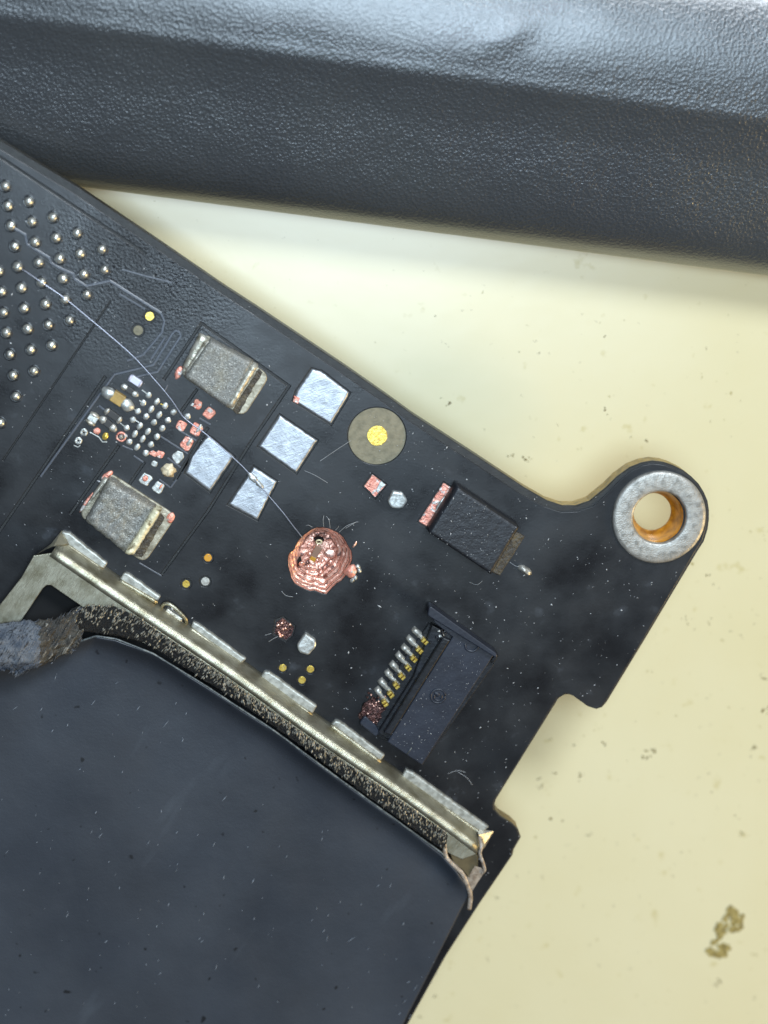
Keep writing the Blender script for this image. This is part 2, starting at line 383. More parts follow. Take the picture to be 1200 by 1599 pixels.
# refine the profile
fine = smooth_path([Vector((a, b, 0)) for a, b in PR], 4)
v = []; f = []; NU = 160; m = len(fine)
dent = P(795, 55, .3)
for i in range(NU + 1):
    t = -45 + 100 * i / NU
    for q in fine:
        p = o6 + ax * t + nx * q.x; p.z = q.y
        d = p - dent; uu = d.x * 0.80 + d.y * 0.60; vv = -d.x * 0.60 + d.y * 0.80
        if q.y > -.1: p.z += 0.10 * math.exp(-(uu / 1.1) ** 2 - (vv / 0.45) ** 2)
        p.z += 0.05 * noise.noise(p * 0.25) if q.y > -5.2 else 0
        v.append(p)
for i in range(NU):
    for k in range(m - 1):
        a = i * m + k; f.append((a, a + m, a + m + 1, a + 1))
f.append(tuple(range(m))[::1]); f.append(tuple(range(NU * m, NU * m + m))[::-1])
tag(new_mesh('plastic_housing', v, f, 'housing', None, True),
    'long black pebble-textured plastic bar with rounded edge lying across the top of the table', 'plastic bar')

# ------------------------------------------------------------------ circuit board
board = tag(empty('circuit_board', P(500, 900, -1.2)), 'black circuit board corner with burnt copper crater, bare solder pads and a round mounting lobe', 'circuit board')
TOP = [(-90, 160), (0, 219), (120, 291), (235, 368), (350, 447), (401, 480), (470, 526), (540, 573), (610, 622), (647, 649), (735, 706), (820, 762)]
LOBE = [(855, 782), (879, 790), (900, 790), (921, 783), (948, 761), (964, 745), (985, 730), (1003, 723), (1020, 720), (1037, 722), (1052, 727), (1068, 735), (1081, 745), (1092, 756), (1100, 769),
        (1106, 783), (1108, 797), (1108, 812), (1106, 827), (1100, 846), (1089, 863)]
RIGHT = [(1007, 1000), (948, 1097), (941, 1105), (932, 1108), (920, 1104), (898, 1088), (890, 1085), (883, 1085), (873, 1091), (775, 1249), (773, 1256), (774, 1266), (782, 1275), (801, 1287), (810, 1296),
         (814, 1308), (803, 1327), (801, 1336), (750, 1411), (696, 1495), (640, 1596), (540, 1760)]
LEFT = [(-90, 1760)]
OUT = px2(TOP + LOBE + RIGHT + LEFT, 0.0)
hole_c = (1026, 807)
HOLE = circ(*hole_c, 1.36, 0.0, 48)
CRZ = [(470, 120), (550, 118), (640, 135), (700, 158), (760, 190), (820, 245), (860, 310), (885, 360), (935, 440), (942, 500), (940, 560), (915, 625), (880, 690), (850, 770), (800, 830), (730, 870), (660, 940), (600, 1010), (540, 1000),
       (440, 960), (390, 968), (330, 950), (260, 915), (180, 870), (135, 800), (120, 730), (95, 650), (90, 560), (95, 500), (110, 460), (170, 420), (190, 370), (210, 320), (255, 260), (300, 220), (400, 150)]
CR = [(440 + x / 8.571, 810 + y / 8.571) for x, y in CRZ]
CRW = px2(CR, 0.0)
sub = plate('substrate', OUT, -0.22, -0.07, 'substrate', board, holes=[HOLE, inset(ccw(CRW), -0.02)], bev=0.03)
plate('laminate_core', inset(ccw(OUT), 0.015), -1.2, -0.22, 'laminate_edge', board, holes=[HOLE, inset(ccw(CRW), -0.02)], bev=0.005)

# openings in the solder mask
def z(o, s, pts): return [(o[0] + x / s, o[1] + y / s) for x, y in pts]
PADS = {
    'a': [(487, 576), (503, 580), (546, 613), (541, 624), (517, 663), (508, 657), (458, 626), (463, 611)],
    'b': [(437, 648), (496, 688), (463, 739), (404, 697)],
    'c': [(324, 681), (330, 683), (366, 713), (328, 768), (290, 739), (300, 712)],
    'd': [(397, 729), (433, 752), (402, 812), (357, 788)],
    'e': [(582, 741), (603, 757), (586, 777), (569, 759)],
    'f': [(693, 754), (716, 768), (677, 830), (654, 815)],
}
openings = [inset(ccw(px2(p, 0.0)), -0.05) for p in PADS.values()]
openings.append(circ(589, 681, 1.46, 0.0, 56))
TP = [((325, 871), .20, .28, 'amber_gold'), ((291, 912), .19, .28, 'gold'), ((442, 1043), .19, .25, 'gold'), ((485, 1045), .19, .25, 'gold'), ((472, 1062), .19, .25, 'gold'), ((234, 494), .22, .29, 'gold')]
TPG = [((321, 908), .22, .29), ((216, 516), .24, .32)]
for c, r, ro, mm in TP: openings.append(circ(*c, ro, 0.0, 24))
for c, r, ro in TPG: openings.append(circ(*c, ro, 0.0, 24))
openings.append(CRW); openings.append(circ(1029, 807, 2.35, 0.0, 56))
openings.append(inset(ccw(px2([(431, 968), (442, 963), (461, 978), (457, 992), (447, 1001), (428, 990)], 0.0)), -0.03))

def groove(pts, wpx=3.4):
    l = [Vector(p) for p in pts]; left = []; right = []
    for i, p in enumerate(l):
        d1 = (p - l[i - 1]).normalized() if i > 0 else (l[1] - p).normalized()
        d2 = (l[i + 1] - p).normalized() if i < len(l) - 1 else d1
        n1 = Vector((-d1.y, d1.x)); n2 = Vector((-d2.y, d2.x)); mm = (n1 + n2) / max(0.4, 1 + n1.dot(n2)) * wpx / 2
        left.append(p + mm); right.append(p - mm)
    return px2([tuple(p) for p in left + right[::-1]], 0.0)
GRO = [[(-20, 232), (228, 396)], [(256, 593), (315, 505), (452, 603), (390, 694), (326, 797), (252, 898)], [(186, 696), (110, 803)], [(226, 722), (202, 757)],
       [(325, 668), (272, 752)], [(165, 588), (61, 740), (-20, 858)], [(308, 608), (283, 643)]]
openings += [groove(g) for g in GRO]
openings.append(groove([(173, 470), (5, 719)], 1.6))
def edge_in(px, d):
    out = []
    for i, p in enumerate(px): out.append(p)
    return out
TOPM = [(x - 0.54 * 11.5, y + 0.84 * 11.5) for x, y in TOP]
MASK = px2(TOPM, 0.0) + [tuple(Vector(a)) for a in px2([(850, 791), (877, 800), (902, 799), (926, 791), (953, 766), (968, 750), (987, 735), (1004, 727), (1020, 724), (1037, 726), (1051, 731), (1066, 739), (1078, 748), (1089, 759), (1096, 771),
        (1102, 784), (1104, 797), (1104, 812), (1102, 826), (1097, 844), (1086, 861)], 0.0)] + px2([(x - 2.2, y - 1.2) for x, y in RIGHT] + LEFT, 0.0)
mask = plate('solder_mask', MASK, -0.08, 0.0, 'mask', board, holes=openings, bev=0.03, seg=2)

# ------------------------------------------------------------------ mounting ring
r_ = ring('mounting_ring', 1029, 807, 0.0, [(2.40, -0.06), (2.41, 0.05), (2.39, 0.14), (2.33, 0.21), (2.2, 0.235), (1.9, 0.24), (1.7, 0.24), (1.48, 0.235), (1.40, 0.215), (1.36, 0.16), (1.34, 0.0), (1.345, -0.15)], 'tin_ring', board, 96, 0.006)
ring('hole_sleeve', *hole_c, 0.0, [(1.36, 0.03), (1.30, -0.1), (1.26, -0.4), (1.20, -0.75), (1.10, -1.0), (1.0, -1.12), (0.97, -1.2), (1.30, -1.21)], 'sleeve', r_, 72, 0.012)

# ------------------------------------------------------------------ fiducial, test points, bare pads
fid = disc('fiducial_disc', 589, 681, 1.44, -0.10, -0.055, 'bare_laminate', board, n=56)
disc('fiducial_dot', 589.5, 680.5, 0.51, -0.06, -0.035, 'gold', fid, n=36, wob=.03)
for c, r, ro, mm in TP: disc('test_point', *c, r, -0.10, -0.03, mm, board, n=20, wob=.06)
for c, r, ro in TPG: disc('test_point', *c, r, -0.10, -0.03, 'bare_laminate' if c[0] < 250 else 'pin_metal', board, n=20, wob=.05)

def solder_sheet(name, pts, material, parent, amp=0.05, z1=0.015):
    """bare pad: a fine grid clipped to the pad outline, with an uneven tinned surface"""
    q = [P(x, y, 0) for x, y in pts]
    l = ccw([tuple(a[:2]) for a in q]); c = Vector((sum(a[0] for a in l) / len(l), sum(a[1] for a in l) / len(l)))
    dl = []
    for i in range(len(l)):
        a, b = Vector(l[i]), Vector(l[(i + 1) % len(l)]); k = max(1, int((b - a).length / 0.07))
        dl += [a.lerp(b, t / k) for t in range(k)]
    vs = []; fs = []; rings_ = [1.0, 0.985, 0.96, .92] + [0.92 * (1 - k / 16) for k in range(1, 16)]
    n = len(dl)
    for ri, s in enumerate(rings_):
        for p in dl:
            e = c + (p - c) * s
            if s > .9: e = e + Vector((noise.noise((e.x * 5, e.y * 5, 1)), noise.noise((e.x * 5, e.y * 5, 7)))) * 0.03
            h = -0.09 if ri == 0 else (-0.05 if ri == 1 else (-0.01 if ri == 2 else z1 + amp * noise.noise((e.x * 2.2, e.y * 2.2, 3)) + amp * .5 * noise.noise((e.x * 7, e.y * 7, 5))))
            vs.append((e.x, e.y, h))
    vs.append((c.x, c.y, z1)); last = len(vs) - 1
    for ri in range(len(rings_) - 1):
        for i in range(n):
            a = ri * n + i; b = ri * n + (i + 1) % n
            fs.append((a, b, b + n, a + n))
    for i in range(n): fs.append(((len(rings_) - 1) * n + i, (len(rings_) - 1) * n + (i + 1) % n, last))
    return new_mesh(name, vs, fs, material, parent, True)
for k in 'abcd': pad = solder_sheet('solder_pad', PADS[k], 'solder_pad', board, .009)
block('copper_corner', [(459, 618), (468, 622), (466, 631), (458, 627)], -0.02, 0.045, 'copper_pad', board, .02, rough=.04)
pe = solder_sheet('copper_pad', PADS['e'], 'copper_pad', board, .02, -0.03)
block('tin_patch', [(595, 751), (602, 757), (590, 770), (587, 764)], -0.08, 0.0, 'solder', pe, .02, rough=.05)
pf = solder_sheet('copper_pad', PADS['f'], 'copper_pad', board, .03, -0.02)
blob('tin_patch', 690, 787, 0.0, .16, .55, .07, 33, 'solder', pf, .5, 2.0)
lumpy_late = []
lumpy_late.append(([(613, 767), (629, 769), (637, 782), (629, 795), (612, 794), (605, 783)], .24))
lumpy_late.append(([(477, 989), (495, 1001), (493, 1012), (482, 1024), (468, 1019), (463, 1010)], .36))
b_ = blob('solder_bump', 820, 890, 0.05, .42, .18, .26, 33, 'pin_metal', board, .4, 2.2, 5, 16, 10)

# ------------------------------------------------------------------ burnt crater
rim = [Vector(p) for p in CRW]
dl = []
for i in range(len(rim)):
    a, b = rim[i], rim[(i + 1) % len(rim)]; k = max(1, int((b - a).length / 0.05))
    dl += [a.lerp(b, t / k) for t in range(k)]
cc = P(494, 858, 0); cc = Vector((cc.x, cc.y)); n = len(dl); vs = []; fs = []
R = 80
for j in range(R + 1):
    s = 1.02 - 1.02 * j / R
    for p in dl:
        ang = math.atan2(p.y - cc.y, p.x - cc.x)
        e = cc + (p - cc) * s + Vector((noise.noise((p.x * 2, p.y * 2, j * .15)), noise.noise((p.x * 2, p.y * 2, 20 + j * .15)))) * (.05 if s < .96 else .0)
        if s >= 1.0: h = -0.075
        else:
            d = min(1, (1 - s) / 0.46); wall = d ** 0.8
            st = 5.0; ph = wall * st + 0.45 * noise.noise((math.cos(ang) * 2, math.sin(ang) * 2, 4)); ter = (math.floor(ph) + min(1, (ph % 1) * 3.2)) / st
            h = -1.12 * (0.35 * wall + 0.65 * max(0, min(1.05, ter))) - 0.07 + 0.07 * noise.noise((e.x * 4, e.y * 4, 2)) * min(1, d * 4) + .025 * noise.noise((e.x * 14, e.y * 14, 2))
        vs.append((e.x, e.y, h))
for j in range(R):
    for i in range(n):
        a = j * n + i; b = j * n + (i + 1) % n; fs.append((a, b, b + n, a + n))
crater = new_mesh('copper_crater', vs, fs, 'crater', board, True)
def cz(x, y): return (440 + x / 8.571, 810 + y / 8.571)
random.seed(3)
for k in range(9):
    a = random.uniform(0, 2 * math.pi); rr = random.uniform(0.05, .62) ** .8
    x, y = 500 + 290 * rr * math.cos(a), 540 + 270 * rr * math.sin(a)
    s = random.uniform(.05, .13)
    blob('copper_bead', *cz(x, y), -0.95 + .25 * rr, s * random.uniform(1, 1.9), s, s * .8, random.choice([35, 125, 60]), 'copper', crater, .35, 1.8, k, 10, 7)
blob('copper_bead', *cz(650, 470), -0.92, .30, .24, .07, 30, 'copper', crater, .35, 1.8, 77, 14, 10)
for x_, y_, a_, b_ in ((500, 275, .27, .15), (238, 575, .12, .28)):
    blob('pit_shade', *cz(x_, y_), -0.97 if y_ < 700 else -.62, a_, b_, .10, 10, 'recess_shade', crater, .3, 1.6, x_, 14, 8)  # black blobs painted in as the shade of recesses in the crater floor
def ringlet(cx, cy, zz, R0, r0, mm):
    c = P(*cz(cx, cy), zz); pts = [c + Vector((R0 * math.cos(2 * math.pi * k / 18), R0 * .75 * math.sin(2 * math.pi * k / 18), .05 * math.sin(2 * math.pi * k / 18))) for k in range(19)]
    return tube('via_barrel', pts, r0, mm, crater, 8)
ringlet(500, 310, -.7, .14, .045, 'terminal_cream'); ringlet(268, 605, -.7, .105, .05, 'copper')
ch = block('laminate_chunk', [cz(460, 350), cz(550, 400), cz(440, 575), cz(375, 535)], -1.0, -0.62, 'glass_chunk', crater, .03)
block('amber_tip', [cz(400, 500), cz(468, 530), cz(440, 585), cz(372, 540)], -0.98, -0.58, 'amber', ch, .02)
bm = blob('copper_lump', *cz(930, 700), 0.08, .30, .36, .20, 30, 'copper_pad', board, .25, 1.6, 9, 18, 12)
for x, y, q in ((1020, 640, 1), (1040, 690, 2), (985, 790, 3), (945, 825, 4)): blob('solder_fleck', *cz(x, y), 0.1, .14, .11, .12, 30 * q, 'solder', bm, .4, 2, q, 10, 8)
blob('copper_shard', *cz(980, 345), 0.06, .06, .20, .05, 30, 'copper', board, .3, 2, 5, 10, 8)
cp = block('burnt_pad', [(432, 971), (442, 965), (460, 979), (456, 992), (447, 1000), (429, 989)], -0.1, -0.03, 'char', board, .03, rough=.05)
random.seed(8)
for k in range(12): blob('copper_bead', 443 + random.uniform(-10, 10), 981 + random.uniform(-11, 13), 0.0, .08, .07, .08, 0, 'copper', cp, .3, 2, k, 8, 6)

# ------------------------------------------------------------------ ball array
Z1 = [(33, 340), (48, 455), (170, 430), (188, 548), (310, 522), (65, 572), (207, 668), (330, 642), (452, 615), (88, 692), (228, 787), (350, 765), (470, 735), (597, 710), (105, 812), (-6, 838), (245, 903), (370, 882), (492, 855),
      (613, 830), (10, 958), (127, 935), (383, 1003), (510, 975), (22, 1080), (143, 1055), (267, 1030), (408, 1125), (285, 1152), (163, 1175), (38, 1198)]
Z2 = [(60, 500), (182, 472), (303, 447), (78, 623), (200, 598), (95, 745), (4, 900)]
balls = z((0, 200), 3.75, Z1) + z((0, 420), 3.75, Z2)
proto = None
for i, (x, y) in enumerate(balls):
    if i < 4:
        ob = blob('solder_ball', x, y, 0.06, .225, .225, .20, 0, 'ball', board, .10, 1.7, i, 18, 12)
        if i == 0: protos = []
        protos.append(ob)
    else:
        ob = protos[i % 4].copy(); COL.objects.link(ob); ob.parent = board
        ob.location = P(x, y, 0.06) - world_of(board); ob.rotation_euler = (0, 0, random.uniform(0, 6))
        s = random.uniform(.9, 1.08); ob.scale = (s, s, s)
    # dark flux collar is part of the mask moulding round the ball
    ring('flux_collar', x, y, 0.0, [(.33, -.01), (.31, .012), (.27, .016), (.22, .0)], 'mask', board, 18, .03)

# ------------------------------------------------------------------ traces
def trace(pts, wmm=0.13, h=0.045, material='mask_trace', z0=0.0):
    path = dense([P(x, y, z0) for x, y in pts], 0.5)
    path = [Vector(p) for p in path]
    return sweep('trace', path, lambda i, t: [(-wmm / 2, -.02), (-wmm / 2 * .8, h * .7), (-wmm / 4, h), (wmm / 4, h), (wmm / 2 * .8, h * .7), (wmm / 2, -.02)], material, board, close=True, smooth=False)
trace(z((0, 200), 3.75, [(80, 585), (150, 625), (160, 680), (215, 715), (290, 760), (300, 790), (355, 822), (430, 855), (440, 885), (505, 925), (645, 895), (945, 1085)]), .17)
trace(z((0, 420), 3.75, [(945, 262), (964, 305), (950, 372), (840, 503), (745, 538)]))
trace(z((0, 420), 3.75, [(700, 145), (850, 235)]), .11)
trace(z((0, 420), 3.75, [(805, 630), (925, 602), (1060, 392), (1050, 368), (1030, 360), (1010, 380), (900, 562), (672, 618), (600, 715), (240, 1215)]), .13)
trace(z((0, 420), 3.75, [(885, 530), (968, 400)]), .12)
trace(z((0, 200), 3.75, [(715, 828), (860, 868), (1010, 905)]), .10, .03)
for q in ([(790, 560), (985, 685)], [(840, 715), (935, 785)], [(515, 628), (590, 660)], [(597, 700), (665, 747)], [(780, 870), (862, 930)], [(1070, 430), (1150, 475)], [(930, 520), (1045, 590)], [(345, 340), (385, 370)], [(862, 930), (905, 870)]):
    trace(z((80, 560), 4.615, q), .10, .035)
trace([(218, 879), (252, 899)], .09, .03); trace([(262, 601), (257, 612)], .08, .03)

# ------------------------------------------------------------------ passive cluster
def chip(cx, cy, ln, wd, deg, h, body, ends, parent=board, capw=.28, name='chip_component'):
    t = empty(name, P(cx, cy, 0), parent)
    block('chip_body', rect(cx, cy, ln * (1 - capw), wd * .92, deg), 0.0, h * .94, body, t, .03)
    a = math.radians(deg)
    for s in (-1, 1):
        o = s * ln / 2 * (1 - capw / 2) ; blob('end_cap', cx + o * math.cos(a), cy + o * math.sin(a), h * .5, ln * capw / 2 / 31 * 1.1, wd / 2 / 31 * 1.04, h * .55, deg, ends, t, .18, 2, cx + s, 12, 8)
    return t
chip(211.5, 595, 21, 12, 33, .26, 'chip_grey', 'chip_grey', capw=.2)
chip(203, 610, 25, 10, 33, .24, 'chip_dark', 'solder', capw=.5)
chip(184, 623, 44, 19, 33, .45, 'chip_tan', 'solder', capw=.55)
chip(177, 649, 27, 12, 36, .22, 'chip_dark', 'pin_metal', capw=.3)
chip(145, 654, 17, 17, -57, .36, 'solder', 'terminal', capw=.4)
chip(169, 662, 26, 12, 40, .26, 'chip_dark', 'pin_metal', capw=.55)
blob('solder_bump', 151.5, 673, .01, .19, .17, .04, 0, 'copper_pad', board, .2, 2, 1)
blob('solder_bump', 165, 681, .02, .15, .20, .10, 20, 'gold', board, .2, 2, 2)
ring('via_ring', 189.5, 682, 0.0, [(.27, -.01), (.25, .06), (.2, .08), (.16, .03)], 'copper_pad', board, 20, .08)
blob('solder_bump', 189.5, 682, .03, .12, .12, .12, 0, 'solder', board, .2, 2, 3)
for x, y in ((131.4, 675), (122.7, 688)): ring('via_ring', x, y, 0.0, [(.20, -.01), (.18, .05), (.13, .06), (.05, .02)], 'solder', board, 18, .1)
trace([(127, 681), (129, 679)], .10, .04)
DOTS = [(703, 262), (665, 320), (763, 310), (822, 340), (625, 380), (722, 365), (780, 405), (883, 385), (983, 417), (685, 417), (742, 460), (842, 445), (590, 440), (640, 485), (697, 525), (802, 503), (545, 500), (603, 543), (660, 580),
        (763, 563), (565, 600), (620, 638), (720, 620), (683, 680)]
for i, (x, y) in enumerate(DOTS):
    cx, cy = 80 + x / 4.615, 560 + y / 4.615
    lo = (x, y) in ((763, 310), (722, 365), (780, 405), (640, 485), (603, 543), (697, 525), (660, 580), (620, 638))
    blob('solder_dot', cx, cy, .005, .135 if lo else .155, .21 if lo else .175, .045, 33, 'solder', board, .25, 2, i, 12, 8)
for q in ([(655, 225), (695, 255)], [(570, 345), (620, 378)], [(637, 300), (662, 318)], [(500, 465), (540, 495)], [(595, 435), (635, 460)]): trace(z((80, 560), 4.615, q), .07, .04, 'solder')
trace(z((80, 560), 4.615, [(280, 530), (345, 565), (370, 600), (405, 600)]), .07, .03, 'solder'); trace(z((80, 560), 4.615, [(165, 625), (195, 638), (212, 622)]), .06, .03, 'solder')
trace(z((80, 560), 4.615, [(790, 325), (820, 338)]), .07, .04, 'gold')
for i, (x, y, sx, sy, mm) in enumerate([(935, 487, .26, .28, 'copper_pad'), (1047, 512, .30, .33, 'copper_pad'), (978, 613, .30, .34, 'copper_pad'), (785, 690, .22, .2, 'copper_pad'), (735, 685, .2, .12, 'copper_pad'), (1055, 330, .24, .26, 'copper_pad'),
                                (1140, 393, .27, .28, 'copper_pad'), (682, 868, .30, .32, 'solder'), (773, 930, .28, .30, 'solder'), (912, 708, .29, .30, 'solder'), (745, 758, .17, .17, 'solder'), (845, 803, .36, .34, 'cream_blob'), (1015, 330, .1, .1, 'solder')]):
    cx, cy = 80 + x / 4.615, 560 + y / 4.615
    if mm == 'cream_blob': ob = blob('solder_bump', cx, cy, .0, sx, sy, .22, 33, mm, board, .4, 2.2, i, 16, 10)
    else: ob = block('solder_bump', rect(cx, cy, sx * 58, sy * 58, 33), -.01, .06, mm, board, .045, 3, r=.16, rough=.07)
    if i in (1, 2): blob('tin_rim', cx + 4, cy - 2, .05, .10, .24, .05, 33, 'solder', ob, .4, 2, i)
    if i == 7: blob('copper_patch', cx - 1, cy - 1, .07, .14, .16, .04, 33, 'copper_pad', ob, .3, 2, i)
    if i == 8: blob('copper_patch', cx + 4, cy - 2, .06, .05, .14, .04, 33, 'copper_pad', ob, .3, 2, i)

# ------------------------------------------------------------------ two broken power inductors
def lumpy_block(name, quad_px, z0, z1, material, parent, amp=0.03, bev=0.12, n=26, round_=0.12):
    """block whose upper face is a fine grid with a worn rim"""
    q = [P(x, y, z1) for x, y in quad_px]; vs = []; fs = []
    def at(u, v): return (q[0] * (1 - u) + q[1] * u) * (1 - v) + (q[3] * (1 - u) + q[2] * u) * v
    lu = (q[1] - q[0]).length; lv = (q[3] - q[0]).length; nu = max(4, int(lu / .09)); nv = max(4, int(lv / .09))
    for j in range(nv + 1):
        for i in range(nu + 1):
            u, v = i / nu, j / nv; p = at(u, v)
            du = min(u, 1 - u) * lu; dv = min(v, 1 - v) * lv; d = min(du, dv)
            h = -bev * max(0, 1 - d / bev) ** 2 - (round_ * max(0, 1 - math.hypot(du, dv) / (bev * 1.6)) ** 2)
            p = p + Vector((noise.noise((p.x * 5, p.y * 5, 1)), noise.noise((p.x * 5, p.y * 5, 9)), 0)) * amp * .8
            p.z = z1 + h + amp * noise.noise((p.x * 4, p.y * 4, 2)) + amp * .6 * noise.noise((p.x * 11, p.y * 11, 2)); vs.append(p)
    W = nu + 1
    for j in range(nv):
        for i in range(nu):
            a = j * W + i; fs.append((a, a + 1, a + 1 + W, a + W)[::-1])
    loop = [i for i in range(W)] + [j * W + nu for j in range(1, nv + 1)] + [nv * W + i for i in range(nu - 1, -1, -1)] + [j * W for j in range(nv - 1, 0, -1)]
    b0 = len(vs)
    for k in loop: vs.append(Vector((vs[k].x, vs[k].y, z0)))
    for k in range(len(loop)):
        k2 = (k + 1) % len(loop); fs.append((loop[k], b0 + k, b0 + k2, loop[k2])[::-1])
    return new_mesh(name, vs, fs, material, parent, True)

for pp, hh in lumpy_late: block('solder_bump', pp, 0.0, hh, 'solder', board, .11, 4, r=.15, rough=.03)
def zz(o, s, pts): return z(o, s, pts)
i1 = empty('power_inductor', P(345, 585, 0), board)
s3 = 6.667; o3 = (260, 500)
fl = plate('solder_flange', rounded(ccw(px2(zz(o3, s3, [(385, 125), (1085, 575), (800, 1015), (130, 560)]), 0.12)), .5), 0.0, 0.12, 'flange', i1, bev=.06, seg=3)
lumpy_block('core', zz(o3, s3, [(455, 205), (905, 445), (650, 925), (185, 590)]), 0.1, 1.15, 'ferrite', i1, .03)
lumpy_block('end_terminal', zz(o3, s3, [(345, 140), (440, 190), (245, 560), (165, 490)]), 0.1, .52, 'terminal', i1, .05, .14)
lumpy_block('end_terminal', zz(o3, s3, [(400, 235), (460, 205), (255, 565), (190, 545)]), 0.1, .92, 'terminal', i1, .05, .1)
lumpy_block('end_terminal', zz(o3, s3, [(880, 450), (955, 485), (690, 925), (625, 890)]), 0.1, 1.2, 'terminal', i1, .04, .16)
block('gap_shade', zz(o3, s3, [(965, 500), (1005, 545), (745, 985), (690, 930)]), 0.1, .15, 'shade_terminal_brown', i1, .02, rough=.06)  # dark strip standing in for the shaded gap beside the end terminal
blob('copper_corner', *zz(o3, s3, [(128, 545)])[0], .08, .17, .34, .06, 20, 'copper_pad', i1, .25, 1.7, 3)
i2 = empty('power_inductor', P(195, 800, 0), board)
o4 = (110, 720)
plate('solder_flange', rounded(ccw(px2(zz(o4, s3, [(395, 105), (1110, 570), (770, 1070), (80, 560)]), 0.10)), .5), 0.0, 0.10, 'flange', i2, bev=.06, seg=3)
lumpy_block('core', zz(o4, s3, [(400, 190), (890, 495), (590, 975), (150, 625)]), 0.05, 1.05, 'ferrite', i2, .06, .2)
lumpy_block('end_terminal', zz(o4, s3, [(870, 500), (945, 530), (655, 985), (565, 965)]), 0.1, 1.22, 'terminal_cream', i2, .05, .08)
lumpy_block('end_terminal', zz(o4, s3, [(350, 170), (410, 190), (200, 440), (150, 480)]), 0.05, .45, 'terminal', i2, .05, .1)
block('gap_shade', zz(o4, s3, [(945, 540), (985, 590), (745, 1010), (660, 985)]), 0.08, .13, 'shade_terminal_brown', i2, .02, rough=.06)  # same painted gap shade on the second inductor
blob('copper_corner', *zz(o4, s3, [(380, 150)])[0], .08, .36, .14, .07, -35, 'copper_pad', i2, .2, 1.7, 4)
blob('copper_corner', *zz(o4, s3, [(1045, 590)])[0], .08, .2, .3, .1, 20, 'copper_pad', i2, .2, 1.7, 5)
blob('copper_corner', *zz(o4, s3, [(170, 430)])[0], .06, .1, .6, .07, 35, 'copper_pad', i2, .2, 1.7, 6)

# ------------------------------------------------------------------ black block capacitor
cap = empty('block_capacitor', P(745, 840, 0), board)
lumpy_block('capacitor_body', [(715, 760), (811, 824), (767, 897), (670, 832)], 0.12, 1.55, 'black_epoxy', cap, .012, .07, round_=.03)
block('capacitor_base', [(712, 765), (806, 827), (766, 893), (672, 832)], 0.0, 0.14, 'chip_dark', cap, .02)
block('end_terminal', [(806, 830), (820, 838), (781, 899), (768, 893)], 0.0, .20, 'shade_terminal_brown', cap, .04, rough=.03)

# ------------------------------------------------------------------ ribbon connector
con = empty('ribbon_connector', P(665, 1080, 0), board)
o8 = (540, 920); s8 = 4.0
def c8(pts): return z(o8, s8, pts)
block('base', c8([(520, 215), (930, 470), (480, 1100), (90, 840)]), 0.0, .22, 'black_plastic', con, .04)
flap = block('flap', c8([(530, 160), (925, 415), (478, 1100), (262, 955), (668, 300), (560, 215)]), .40, .72, 'flap_plastic', con, .05)
block('flap_rail', c8([(520, 115), (535, 108), (948, 405), (945, 430), (920, 420), (510, 165)]), .1, 1.0, 'flap_plastic', con, .06, r=.12)
block('flap_foot', c8([(945, 400), (955, 420), (930, 455), (905, 450)]), .0, .55, 'black_plastic', con, .04)
hs = block('housing', c8([(540, 225), (668, 290), (660, 320), (280, 935), (255, 940), (205, 895), (425, 545)]), .1, .62, 'black_plastic', con, .05)
block('housing_ridge', c8([(610, 300), (655, 320), (285, 915), (240, 900)]), .5, 1.05, 'black_plastic', con, .08)
random.seed(21)
for k in range(26):
    blob('melt_bead', 540 + (600 + random.gauss(0, 28)) / 4, 920 + (295 + random.gauss(0, 24)) / 4, .68, random.uniform(.03, .09), .05, .06, random.uniform(0, 180), 'black_epoxy' if k % 3 else 'solder', hs, .4, 2, k, 8, 6)
PINS = [(455, 283), (420, 335), (388, 390), (352, 440), (315, 497), (283, 550), (245, 605), (218, 660)]
GOLD = [(495, 330), (463, 388), (428, 440), (393, 497), (353, 550), (318, 607), (283, 663), (247, 718)]
for (x, y), (gx, gy) in zip(PINS, GOLD):
    px, py = c8([(x, y)])[0]; gxp, gyp = c8([(gx, gy)])[0]; ang = math.degrees(math.atan2(gyp - py, gxp - px)) - 8
    pin = lumpy_block('pin', rect(px, py, 23, 9.5, ang), 0.0, .26, 'pin_metal', con, .025, .12, round_=.1)
    block('pin_shank', rect(px + 9, py + 8, 12, 5, ang), 0.1, .34, 'pin_metal', pin, .02)
    for s in (-1, 1):
        a = math.radians(ang); block('gold_contact', rect(gxp + s * 2.8 * math.cos(a), gyp + s * 2.8 * math.sin(a), 4.2, 7.5, ang), .3, .68, 'gold', pin, .04, 2, rough=.02)
burn = blob('burnt_lump', *c8([(170, 770)])[0], .05, .62, .75, .36, 30, 'char', con, .5, 2.2, 5, 26, 18)
for k in range(30): blob('copper_bead', *c8([(175 + random.gauss(0, 32), 735 + random.gauss(0, 38))])[0], .30, .06, .06, .07, 0, 'copper' if k % 2 else 'char', burn, .3, 2, k, 8, 6)
block('housing_corner', c8([(85, 840), (120, 790), (190, 850), (215, 900), (190, 925)]), 0.0, .42, 'flap_plastic', con, .06, r=.15)
